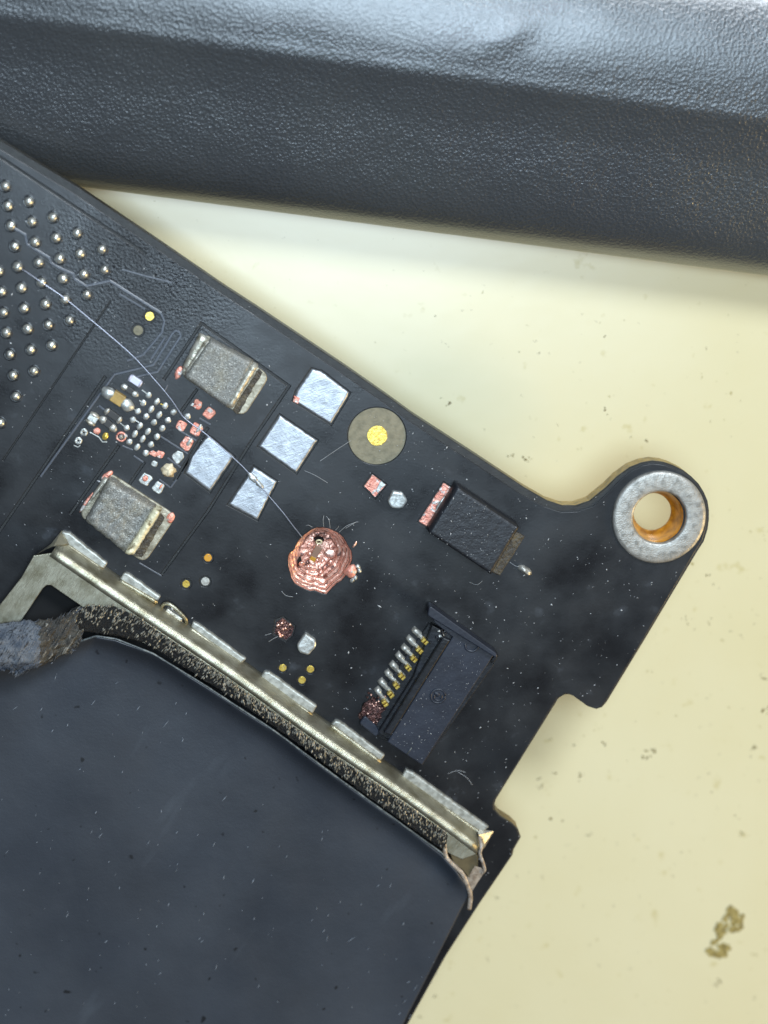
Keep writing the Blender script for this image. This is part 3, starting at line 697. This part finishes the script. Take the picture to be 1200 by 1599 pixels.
# moulded marks on the flap: a small ring with a bar inside, and an open half ring near the rail
def arc(cx, cy, r, a0, a1, zz_, rr, name='moulded_mark'):
    c = P(*c8([(cx, cy)])[0], zz_); pts = [c + Vector((r * math.cos(math.radians(a0 + (a1 - a0) * k / 20)), r * math.sin(math.radians(a0 + (a1 - a0) * k / 20)), 0)) for k in range(21)]
    return tube(name, pts, rr, 'flap_plastic', flap, 8, flat=.8)
arc(577, 668, .37, 0, 360, .72, .055); arc(577, 672, .20, 150, 395, .73, .05)
blob('moulded_mark', *c8([(570, 655)])[0], .73, .16, .12, .05, 20, 'flap_plastic', flap, .4, 2, 1, 10, 8)
arc(788, 348, .34, 170, 380, .73, .06)
tube('moulded_mark', [P(*c8([(385, 1030)])[0], .725), P(*c8([(412, 990)])[0], .725)], .035, 'film_edge', flap, 6)

# ------------------------------------------------------------------ shield frame
fr = empty('shield_frame', P(430, 1090, 0), board)
RG = [(82, 862), (200, 943), (370, 1058), (480, 1138), (641, 1249), (749, 1328)]
FZ = 1.3
rp = dense(smooth_path([P(x, y, FZ) for x, y in RG], 8), .3)
def fsec(i, t):
    q = noise.noise((i * .09, 3, 1)) * .03
    return [(-s, u + q * (1 if s < .3 else 0)) for s, u in ((.62, -1.28), (.52, -1.0), (.36, -.55), (.26, -.22), (.17, -.09), (.06, -.02), (-.08, .0), (-.26, -.01), (-.27, -.10), (.1, -.14), (.4, -1.28))]
wall_ = sweep('frame_wall', rp, fsec, 'frame_metal', fr, close=True)
INNER = [(722, 1342), (700, 1332), (590, 1250), (440, 1142), (330, 1068), (240, 1012), (180, 982), (135, 952), (86, 918), (80, 914), (73, 914), (67, 919), (33, 970), (0, 1022), (-60, 1110)]
OUTER = [(-60, 1010), (0, 945), (33, 903), (53, 868), (80, 864)]
plate('frame_top', px2(OUTER, FZ - .01) + [tuple((p - (Vector((0, 0, 0))))[:2]) for p in [P(x - 4, y + 6, FZ - .01) for x, y in RG[1:]]] + px2(INNER, FZ - .01), FZ - .16, FZ - .02, 'frame_metal', fr, bev=.03, seg=2)
TABS = [[(97, 829), (110, 833), (169, 880), (160, 890), (104, 851)], [(194, 894), (202, 896), (251, 932), (246, 941), (186, 906)], [(302, 971), (312, 975), (385, 1029), (375, 1039), (297, 981)],
        [(413, 1048), (422, 1050), (496, 1103), (487, 1116), (404, 1063)], [(524, 1125), (532, 1127), (602, 1180), (594, 1190), (517, 1133)], [(634, 1202), (645, 1206), (764, 1292), (752, 1302), (627, 1216)]]
for k, t_ in enumerate(TABS):
    l = ccw(px2(t_, .22))
    tb = block('solder_tab', t_, 0.0, .26, 'tab_solder', fr, .10, 3, r=.08, rough=.03)
    a, b = P(*t_[-1], .3), P(*t_[3], .3)
    tube('tab_lip', dense([a, b], .3), .11, 'frame_metal', tb, 8)
hk = tube('clip_loop', smooth_path([P(x, y, zz_) for x, y, zz_ in ((252, 950, .1), (257, 943, .3), (266, 944, .45), (280, 955, .45), (290, 966, .38), (292, 974, .1))], 6), .09, 'frame_metal', fr, 10)
block('clip_plate', [(262, 950), (286, 966), (283, 976), (256, 958)], 0.0, .3, 'terminal', hk, .08)
# corner wedge at the upper left and pinkish corner at the lower right
new_mesh('corner_wedge', [P(97, 828, .1), P(108, 849, .35), P(84, 853, 1.05), P(74, 857, 1.15), P(57, 866, 1.25), P(60, 869, .2), P(86, 845, .1), P(105, 850, 0)], [(0, 1, 2), (0, 2, 3), (0, 3, 6), (6, 3, 4), (6, 4, 5), (0, 7, 1), (2, 1, 7)], 'frame_metal', fr)
new_mesh('corner_fold', [P(745, 1294, .25), P(771, 1298, .12), P(757, 1318, .5), P(748, 1304, .7), P(752, 1328, 1.2), P(758, 1322, .1)], [(0, 1, 3), (3, 1, 2), (3, 2, 4), (2, 1, 5), (4, 2, 5)], 'terminal', fr)
block('cavity_shade', [(-60, 1090), (30, 955), (72, 902), (150, 950), (240, 1010), (150, 1040), (0, 1100)], 0.02, .3, 'recess_shade', fr, .03)  # black slab added as the shade inside the frame opening
block('end_plate', [(703, 1309), (747, 1336), (747, 1352), (733, 1372), (722, 1358), (708, 1348), (702, 1330)], .95, 1.2, 'brown_plate', fr, .05)

# black foam gasket torn along the frame
def lerp_poly(l, t):
    L_ = [0]
    for a, b in zip(l[:-1], l[1:]): L_.append(L_[-1] + math.hypot(b[0] - a[0], b[1] - a[1]))
    s = t * L_[-1]
    for k in range(len(l) - 1):
        if s <= L_[k + 1] or k == len(l) - 2:
            u = (s - L_[k]) / max(1e-6, L_[k + 1] - L_[k]); return (l[k][0] * (1 - u) + l[k + 1][0] * u, l[k][1] * (1 - u) + l[k + 1][1] * u)
F_UP = [(112, 950), (140, 944), (180, 945), (215, 962), (260, 994), (330, 1042), (400, 1092), (480, 1149), (560, 1204), (641, 1260), (700, 1302)]
F_LO = [(100, 986), (140, 988), (185, 994), (225, 1004), (262, 1026), (330, 1070), (400, 1115), (480, 1172), (560, 1234), (641, 1292), (694, 1330)]
NU, NV = 260, 14; vs = []; fs = []
for i in range(NU + 1):
    a = lerp_poly(F_UP, i / NU); b = lerp_poly(F_LO, i / NU)
    for j in range(NV + 1):
        t = j / NV; x = a[0] + (b[0] - a[0]) * t; y = a[1] + (b[1] - a[1]) * t
        p = P(x, y, 1.3)
        h = 1.32 + .05 * t + .10 * math.sin(math.pi * t) + .16 * noise.noise((p.x * 3.5, p.y * 3.5, 1)) * math.sin(math.pi * min(1, t * 1.3 + .08)) + .08 * noise.noise((p.x * 9, p.y * 9, 4))
        if j in (0, NV): h -= .12
        vs.append((p.x + .06 * noise.noise((p.x * 6, p.y * 6, 8)), p.y + .06 * noise.noise((p.x * 6, p.y * 6, 3)), h))
for i in range(NU):
    for j in range(NV):
        a = i * (NV + 1) + j; fs.append((a, a + 1, a + NV + 2, a + NV + 1)[::-1])
foam = new_mesh('foam_gasket', vs, fs, 'foam', fr, True)
def flakes(name, items, material, parent=None):
    """items: (position, direction, length, width, height) little pointed splinters with real thickness"""
    vs = []; fs = []
    for p, d, ln, wd, ht in items:
        d = d.normalized(); s = d.cross(Vector((0, 0, 1))); s = s.normalized() if s.length > 1e-5 else Vector((1, 0, 0)); u = s.cross(d)
        b = len(vs)
        vs += [p - d * ln / 2, p + s * wd / 2, p + u * ht, p - s * wd / 2, p - u * ht * .3, p + d * ln / 2]
        for a, c in ((1, 2), (2, 3), (3, 4), (4, 1)): fs += [(b, b + a, b + c)[::-1], (b + 5, b + a, b + c)]
    return tag(new_mesh(name, vs, fs, material, parent), kind='stuff')
random.seed(11)
it = []
for k in range(1100):
    u = random.random(); t = random.betavariate(1.1, 2.0)
    a = lerp_poly(F_UP, u); b = lerp_poly(F_LO, u)
    p = P(a[0] + (b[0] - a[0]) * t, a[1] + (b[1] - a[1]) * t, 1.40 + random.uniform(-.02, .14) + .06 * math.sin(3 * t))
    ang = math.radians(random.gauss(57 if u < .4 else 82, 9))
    it.append((p, Vector((math.cos(ang), math.sin(ang), random.uniform(-.1, .5))), random.uniform(.12, .34), random.uniform(.05, .11), random.uniform(.02, .06)))
flakes('foam_fibres', it, 'foam_fibre', foam)

# ------------------------------------------------------------------ insulating film over the shield
LIP = [(-140, 1085), (0, 1046), (60, 1030), (118, 1004), (150, 993), (182, 998), (213, 1010), (240, 1021), (320, 1070), (427, 1140), (520, 1209), (564, 1241), (640, 1296), (690, 1332), (712, 1358), (727, 1380), (735, 1392)]
NU = 300; rows = [(0, 1.36), (1.5, 1.44), (3, 1.42), (5, 1.34), (8, 1.18), (12, .98), (18, .80), (26, .68), (40, .62), (60, .60), (90, .59), (140, .58), (220, .57), (320, .55), (430, .52), (560, .5), (700, .5)]
vs = []; fs = []
for s, h in rows:
    for i in range(NU + 1):
        x, y = lerp_poly(LIP, i / NU); wv = noise.noise((i * .045, 2, 0)) * 3 * math.exp(-s / 25)
        fade = min(1, max(0, (NU - i) / 10)); hh = h if s > 30 else .6 + (h - .6) * (0.25 + 0.75 * fade)
        p = P(x - .45 * (s + wv), y + .89 * (s + wv), hh); p.z += .04 * noise.noise((p.x * .5, p.y * .5, 0)); vs.append(p)
W = NU + 1
for j in range(len(rows) - 1):
    for i in range(NU):
        a = j * W + i; fs.append((a, a + W, a + W + 1, a + 1))
n0 = len(vs)
edge = [j * W + NU for j in range(len(rows))]
for k in edge: vs.append(Vector((vs[k].x, vs[k].y, 0.02)))
for k in range(len(edge) - 1): fs.append((edge[k], n0 + k, n0 + k + 1, edge[k + 1])[::-1])
film = tag(new_mesh('insulating_film', vs, fs, 'film', None, True), 'smooth slate grey film covering the lower left of the board below the torn metal frame', 'film')
lipp = [P(*lerp_poly(LIP, i / 200), 1.42) + Vector((0, 0, .03 * noise.noise((i * .2, 0, 0)))) for i in range(52, 188)]
tube('torn_lip', lipp, .055, 'film_edge', film, 6)
tube('torn_lip', smooth_path([P(x, y, zz_) for x, y, zz_ in ((692, 1296, 1.25), (694, 1318, 1.3), (697, 1338, 1.3), (709, 1352, 1.25), (722, 1364, 1.2), (731, 1384, 1.0), (735, 1400, .75), (733, 1420, .6))], 6), .12, 'torn_film', film, 8, flat=.5)
new_mesh('torn_corner', [P(700, 1338, 1.25), P(716, 1352, 1.22), P(731, 1370, 1.2), P(742, 1352, 1.3), P(752, 1355, 1.35), P(757, 1362, 1.2), P(746, 1378, 1.0), P(737, 1393, .85), P(728, 1380, .9), P(712, 1364, .9), P(700, 1348, .9)],
         [(0, 1, 9, 10), (1, 2, 8, 9), (2, 7, 8), (2, 6, 7), (2, 3, 6), (3, 4, 5, 6)], 'torn_film', film, True)
tube('torn_lip', smooth_path([P(x, y, zz_) for x, y, zz_ in ((749, 1306, .8), (752, 1322, 1.3), (750, 1333, 1.3), (754, 1346, 1.35), (757, 1358, 1.3), (753, 1364, 1.2))], 6), .09, 'torn_film', film, 8, flat=.6)

# ------------------------------------------------------------------ torn cloth tape flap
TA = [[(-30, 976), (0, 974), (33, 969), (62, 968), (88, 965), (106, 958), (124, 951)],
      [(-30, 990), (0, 990), (32, 985), (60, 984), (82, 982), (100, 978), (118, 972)],
      [(-30, 1006), (2, 1004), (32, 1002), (58, 1000), (82, 998), (108, 994), (130, 988)],
      [(-28, 1018), (4, 1018), (30, 1018), (56, 1016), (80, 1012), (104, 1006), (126, 1001)],
      [(-24, 1030), (8, 1034), (30, 1036), (54, 1034), (76, 1026), (98, 1016), (118, 1010)],
      [(-18, 1044), (18, 1048), (32, 1054), (52, 1044), (72, 1036), (92, 1026), (114, 1018)]]
TZh = [[1.5, 1.5, 1.5, 1.5, 1.5, 1.5, 1.45], [1.9, 1.9, 1.9, 1.85, 1.8, 1.7, 1.5], [2.2, 2.2, 2.2, 2.15, 1.9, 1.75, 1.6], [2.35, 2.35, 2.35, 2.3, 1.95, 1.8, 1.7], [2.3, 2.3, 2.3, 2.3, 1.9, 1.8, 1.7], [2.1, 2.1, 2.0, 2.1, 1.8, 1.7, 1.6]]
K = 10; vs = []; fs = []; RW, CW = (len(TA) - 1) * K, (len(TA[0]) - 1) * K
for j in range(RW + 1):
    for i in range(CW + 1):
        a, b = min(j // K, len(TA) - 2), min(i // K, len(TA[0]) - 2); u, v_ = j / K - a, i / K - b
        bl = lambda f_: (f_(a, b) * (1 - u) + f_(a + 1, b) * u) * (1 - v_) + (f_(a, b + 1) * (1 - u) + f_(a + 1, b + 1) * u) * v_
        x = bl(lambda p, q: TA[p][q][0]); y = bl(lambda p, q: TA[p][q][1]); h = bl(lambda p, q: TZh[p][q])
        e = 1.0 if j in (0, RW) or i == CW else .3
        x += 5 * e * noise.noise((i * .35, j * .35, 1)); y += 5 * e * noise.noise((i * .35, j * .35, 7))
        vs.append(P(x, y, h + .12 * noise.noise((i * .16, j * .16, 3)) + .05 * noise.noise((i * .6, j * .6, 5))))
for j in range(RW):
    for i in range(CW):
        a = j * (CW + 1) + i; fs.append((a, a + CW + 1, a + CW + 2, a + 1))
tape = new_mesh('torn_tape', vs, fs, 'cloth_tape', None, True)
tape.data.materials.append(MATS['tape_fold'])
for k_, po in enumerate(tape.data.polygons):
    if (k_ % CW) / K + .35 * noise.noise((k_ // CW * .2, 1, 0)) > 2.9 + .012 * (k_ // CW): po.material_index = 1
so = tape.modifiers.new('thickness', 'SOLIDIFY'); so.thickness = .14
tag(tape, 'ragged grey-black cloth tape flap curled over the left end of the metal frame', 'tape')
random.seed(5); it = []
for k in range(70):
    j = random.choice([0, 1, RW - 1, RW, random.randint(0, RW)]); i = random.choice([CW, CW - 1, random.randint(0, CW), random.randint(0, CW)]); p = Vector(vs[j * (CW + 1) + i]) + Vector((0, 0, .05))
    ang = math.radians(random.gauss(50, 14)); it.append((p, Vector((math.cos(ang), math.sin(ang), random.uniform(0, .35))), random.uniform(.15, .6), random.uniform(.03, .06), .03))
flakes('tape_fibres', it, 'tape_fibre', tape)

# ------------------------------------------------------------------ jumper wire
WP = [(34.7, 420, .1), (64, 440, .24), (103, 467, .24), (149, 505, .2), (187, 537, .2), (213, 561, .2), (240, 590.7, .2), (267, 622.7, .2), (285, 649, .16), (300, 662, .16), (321, 677, .14), (369, 718.7, .12), (391, 741, .12),
      (412, 765, .14), (441, 798.7, .14), (458, 821, .12), (473, 840, .03)]
wire = tube('jumper_wire', smooth_path([P(*q) for q in WP], 6), .029, 'wire', board, 8)
for x, y, s in ((395, 746, .22), (405, 756, .18)): blob('solder_joint', x, y, .08, s * 1.6, s * .7, .08, 48, 'solder', wire, .3, 2, x)

# ------------------------------------------------------------------ dust, lint and table dirt
random.seed(17); it = []
import mathutils
def inside(pt, poly):
    x, y = pt; c = False
    for i in range(len(poly)):
        (x1, y1), (x2, y2) = poly[i], poly[i - 1]
        if (y1 > y) != (y2 > y) and x < (x2 - x1) * (y - y1) / (y2 - y1) + x1: c = not c
    return c
BP = TOP + LOBE + RIGHT + LEFT
LIPB = LIP + [(640, 1600), (-140, 1600)]
def speck(x, y, h, s):
    a = random.uniform(0, 6.28); ln = s * random.uniform(.8, 2.4)
    it.append((P(x, y, h), Vector((math.cos(a), math.sin(a), random.uniform(-.15, .15))), ln, s * random.uniform(.5, 1), s * .3))
k = 0
while k < 1150:
    x, y = random.uniform(0, 1110), random.uniform(220, 1420)
    if not inside((x, y), BP) or inside((x, y), LIPB) or math.hypot(x - 502, y - 875) < 58 or math.hypot(x - 1026, y - 807) < 84: continue
    dens = .35 + .65 * noise.noise((x * .012, y * .012, 2)) + (.35 if x > 560 else 0)
    if random.random() > dens: continue
    speck(x, y, .012, random.lognormvariate(-3.55, .5)); k += 1
for k in range(110):
    u, v_ = random.random(), random.random()
    x = (715 * (1 - u) + 811 * u) * (1 - v_) + (670 * (1 - u) + 767 * u) * v_; y = (760 * (1 - u) + 824 * u) * (1 - v_) + (832 * (1 - u) + 897 * u) * v_
    speck(x, y, 1.565, random.lognormvariate(-3.7, .4))
for k in range(150):
    u, v_ = random.random(), random.random(); a, b, c, d = c8([(600, 240), (915, 420), (478, 1085), (270, 945)])
    x = (a[0] * (1 - u) + b[0] * u) * (1 - v_) + (d[0] * (1 - u) + c[0] * u) * v_; y = (a[1] * (1 - u) + b[1] * u) * (1 - v_) + (d[1] * (1 - u) + c[1] * u) * v_
    speck(x, y, .73, random.lognormvariate(-3.7, .35))
tag(flakes('dust', it, 'dust'), 'pale dust specks and lint scattered over the black board', 'dust')
it = []
for k in range(230):
    x, y = random.uniform(0, 720), random.uniform(1020, 1590)
    if not inside((x, y), [(a, b + 34) for a, b in LIPB[:-2]] + LIPB[-2:]): continue
    ang = math.radians(62 + random.gauss(0, 14)); sz = random.lognormvariate(-2.2, .6)
    it.append((P(x, y, .60 + .002 * k / 420), Vector((math.cos(ang), math.sin(ang), 0)), min(.7, sz * 1.4), random.uniform(.02, .05), .012))
tag(flakes('film_lint', it, 'film_dust', film))
vs = []; fs = []
def fibre(pts, r=.0075):
    path = smooth_path([P(x, y, h) for x, y, h in pts], 5)
    for i, p in enumerate(path):
        d = (path[min(len(path) - 1, i + 1)] - path[max(0, i - 1)]).normalized(); s = d.cross(Vector((0, 0, 1))).normalized(); u = s.cross(d)
        b = len(vs)
        for k in range(4): vs.append(p + (s * math.cos(k * math.pi / 2) + u * math.sin(k * math.pi / 2)) * r)
        if i:
            for k in range(4): fs.append((b - 4 + k, b - 4 + (k + 1) % 4, b + (k + 1) % 4, b + k))
for q in ([(506, 823, .1), (505, 812, .3), (506, 805, .3)], [(516, 825, .1), (514, 812, .3), (510, 806, .2)], [(530, 831, .1), (542, 821, .3), (557, 815, .3)], [(488, 823, .1), (482, 820, .2), (478, 821, .1)], [(524, 828, .1), (528, 824, .2), (529, 821, .3)],
          [(440, 923, .05), (447, 930, .1), (458, 932, .05)], [(420, 1002, .05), (428, 997, .15), (434, 994, .1)], [(414, 992, .05), (424, 989, .1)], [(500, 720, .03), (525, 703, .05), (548, 688, .03)], [(476, 735, .05), (492, 742, .15), (512, 754, .05)],
          [(733, 909, .05), (745, 913, .1), (754, 907, .05)], [(540, 825, .02), (555, 816, .05), (560, 815, .02)], [(797, 878, .03), (806, 884, .1), (818, 886, .1)], [(715, 1205, .03), (730, 1215, .1), (738, 1226, .03)], [(700, 1208, .03), (715, 1203, .1), (727, 1206, .03)]):
    fibre(q)
tag(new_mesh('lint', vs, fs, 'dust'), 'fine pale hairs around the copper crater and solder pads', 'lint', kind='stuff')

random.seed(31); it = []
def grime(x, y, s):
    for k in range(random.randint(2, 6)):
        a = random.uniform(0, 6.28); it.append((P(x + random.gauss(0, 3.2) * s, y + random.gauss(0, 3.2) * s, TZ + .004), Vector((math.cos(a), math.sin(a), 0)), random.uniform(.06, .22) * s, random.uniform(.04, .12) * s, .012))
for x, y, s in ((868, 1210, 1.4), (866, 1280, 1.7), (897, 1165, .9), (945, 1164, 1), (1016, 1172, 1.5), (1010, 1182, 1.2), (842, 1214, .8), (846, 1228, .9), (905, 1214, 1), (1110, 1236, .8), (1178, 1168, 1), (1194, 1057, 1), (1196, 1110, 1.6), (921, 1305, .8), (888, 1320, .6),
                (881, 1339, .5), (1065, 1330, .6), (1052, 1365, .6), (763, 1498, .7), (680, 1556, .7), (654, 1588, .7), (807, 1571, .6), (936, 1507, .5), (1120, 1535, 1.3), (958, 1415, .4), (912, 1415, .5), (775, 1402, .6), (848, 1370, .5), (806, 1368, .5), (900, 1290, .4), (1108, 971, .8), (1072, 966, .9), (1106, 900, 1),
                (700, 630, 1.1), (795, 712, 1.0), (825, 716, 1.2), (944, 340 + 300, 1.0), (1010, 690, .9), (945, 345 + 180, .6), (1150, 1280, .7), (1158, 1300, .9), (1090, 1215, .7), (1105, 1208, .6), (1140, 985, .6), (860, 1155, .5), (1000, 1400, .4), (1180, 1560, .7)):
    grime(x, y, s)
for k in range(120): grime(random.uniform(680, 1200), random.uniform(480, 1599), random.uniform(.2, .42))
tag(flakes('table_dirt', it, 'dirt'), 'small brown dirt specks scattered on the cream table', 'dirt')
RES = [(1140, 1412), (1150, 1420), (1162, 1430), (1158, 1448), (1146, 1458), (1138, 1452), (1128, 1462), (1120, 1470), (1126, 1478), (1134, 1470), (1140, 1480), (1138, 1490), (1128, 1500), (1118, 1494), (1102, 1486), (1112, 1474), (1116, 1462), (1120, 1444), (1130, 1434), (1134, 1420)]
random.seed(41); vs = []; fs = []
while len(fs) < 1500:
    x, y = random.uniform(1098, 1166), random.uniform(1408, 1504)
    if not inside((x, y), RES) or noise.noise((x * .09, y * .09, 3)) < -.28: continue
    c = P(x, y, TZ + .004 + .02 * random.random()); n_ = random.randint(5, 8); b = len(vs); r0 = random.uniform(.05, .2); a0 = random.uniform(0, 6)
    ring_ = [(c.x + r0 * random.uniform(.5, 1.1) * math.cos(a0 + 6.283 * k / n_), c.y + r0 * random.uniform(.5, 1.1) * math.sin(a0 + 6.283 * k / n_)) for k in range(n_)]
    vs += [(a, d, c.z + .012) for a, d in ring_] + [(a, d, TZ + .001) for a, d in ring_]
    fs.append(tuple(range(b, b + n_))); fs += [(b + k, b + n_ + k, b + n_ + (k + 1) % n_, b + (k + 1) % n_) for k in range(n_)]
tag(new_mesh('dried_residue', vs, fs, 'residue'), 'ragged brown dried residue patch on the cream table at lower right', 'residue', kind='stuff')
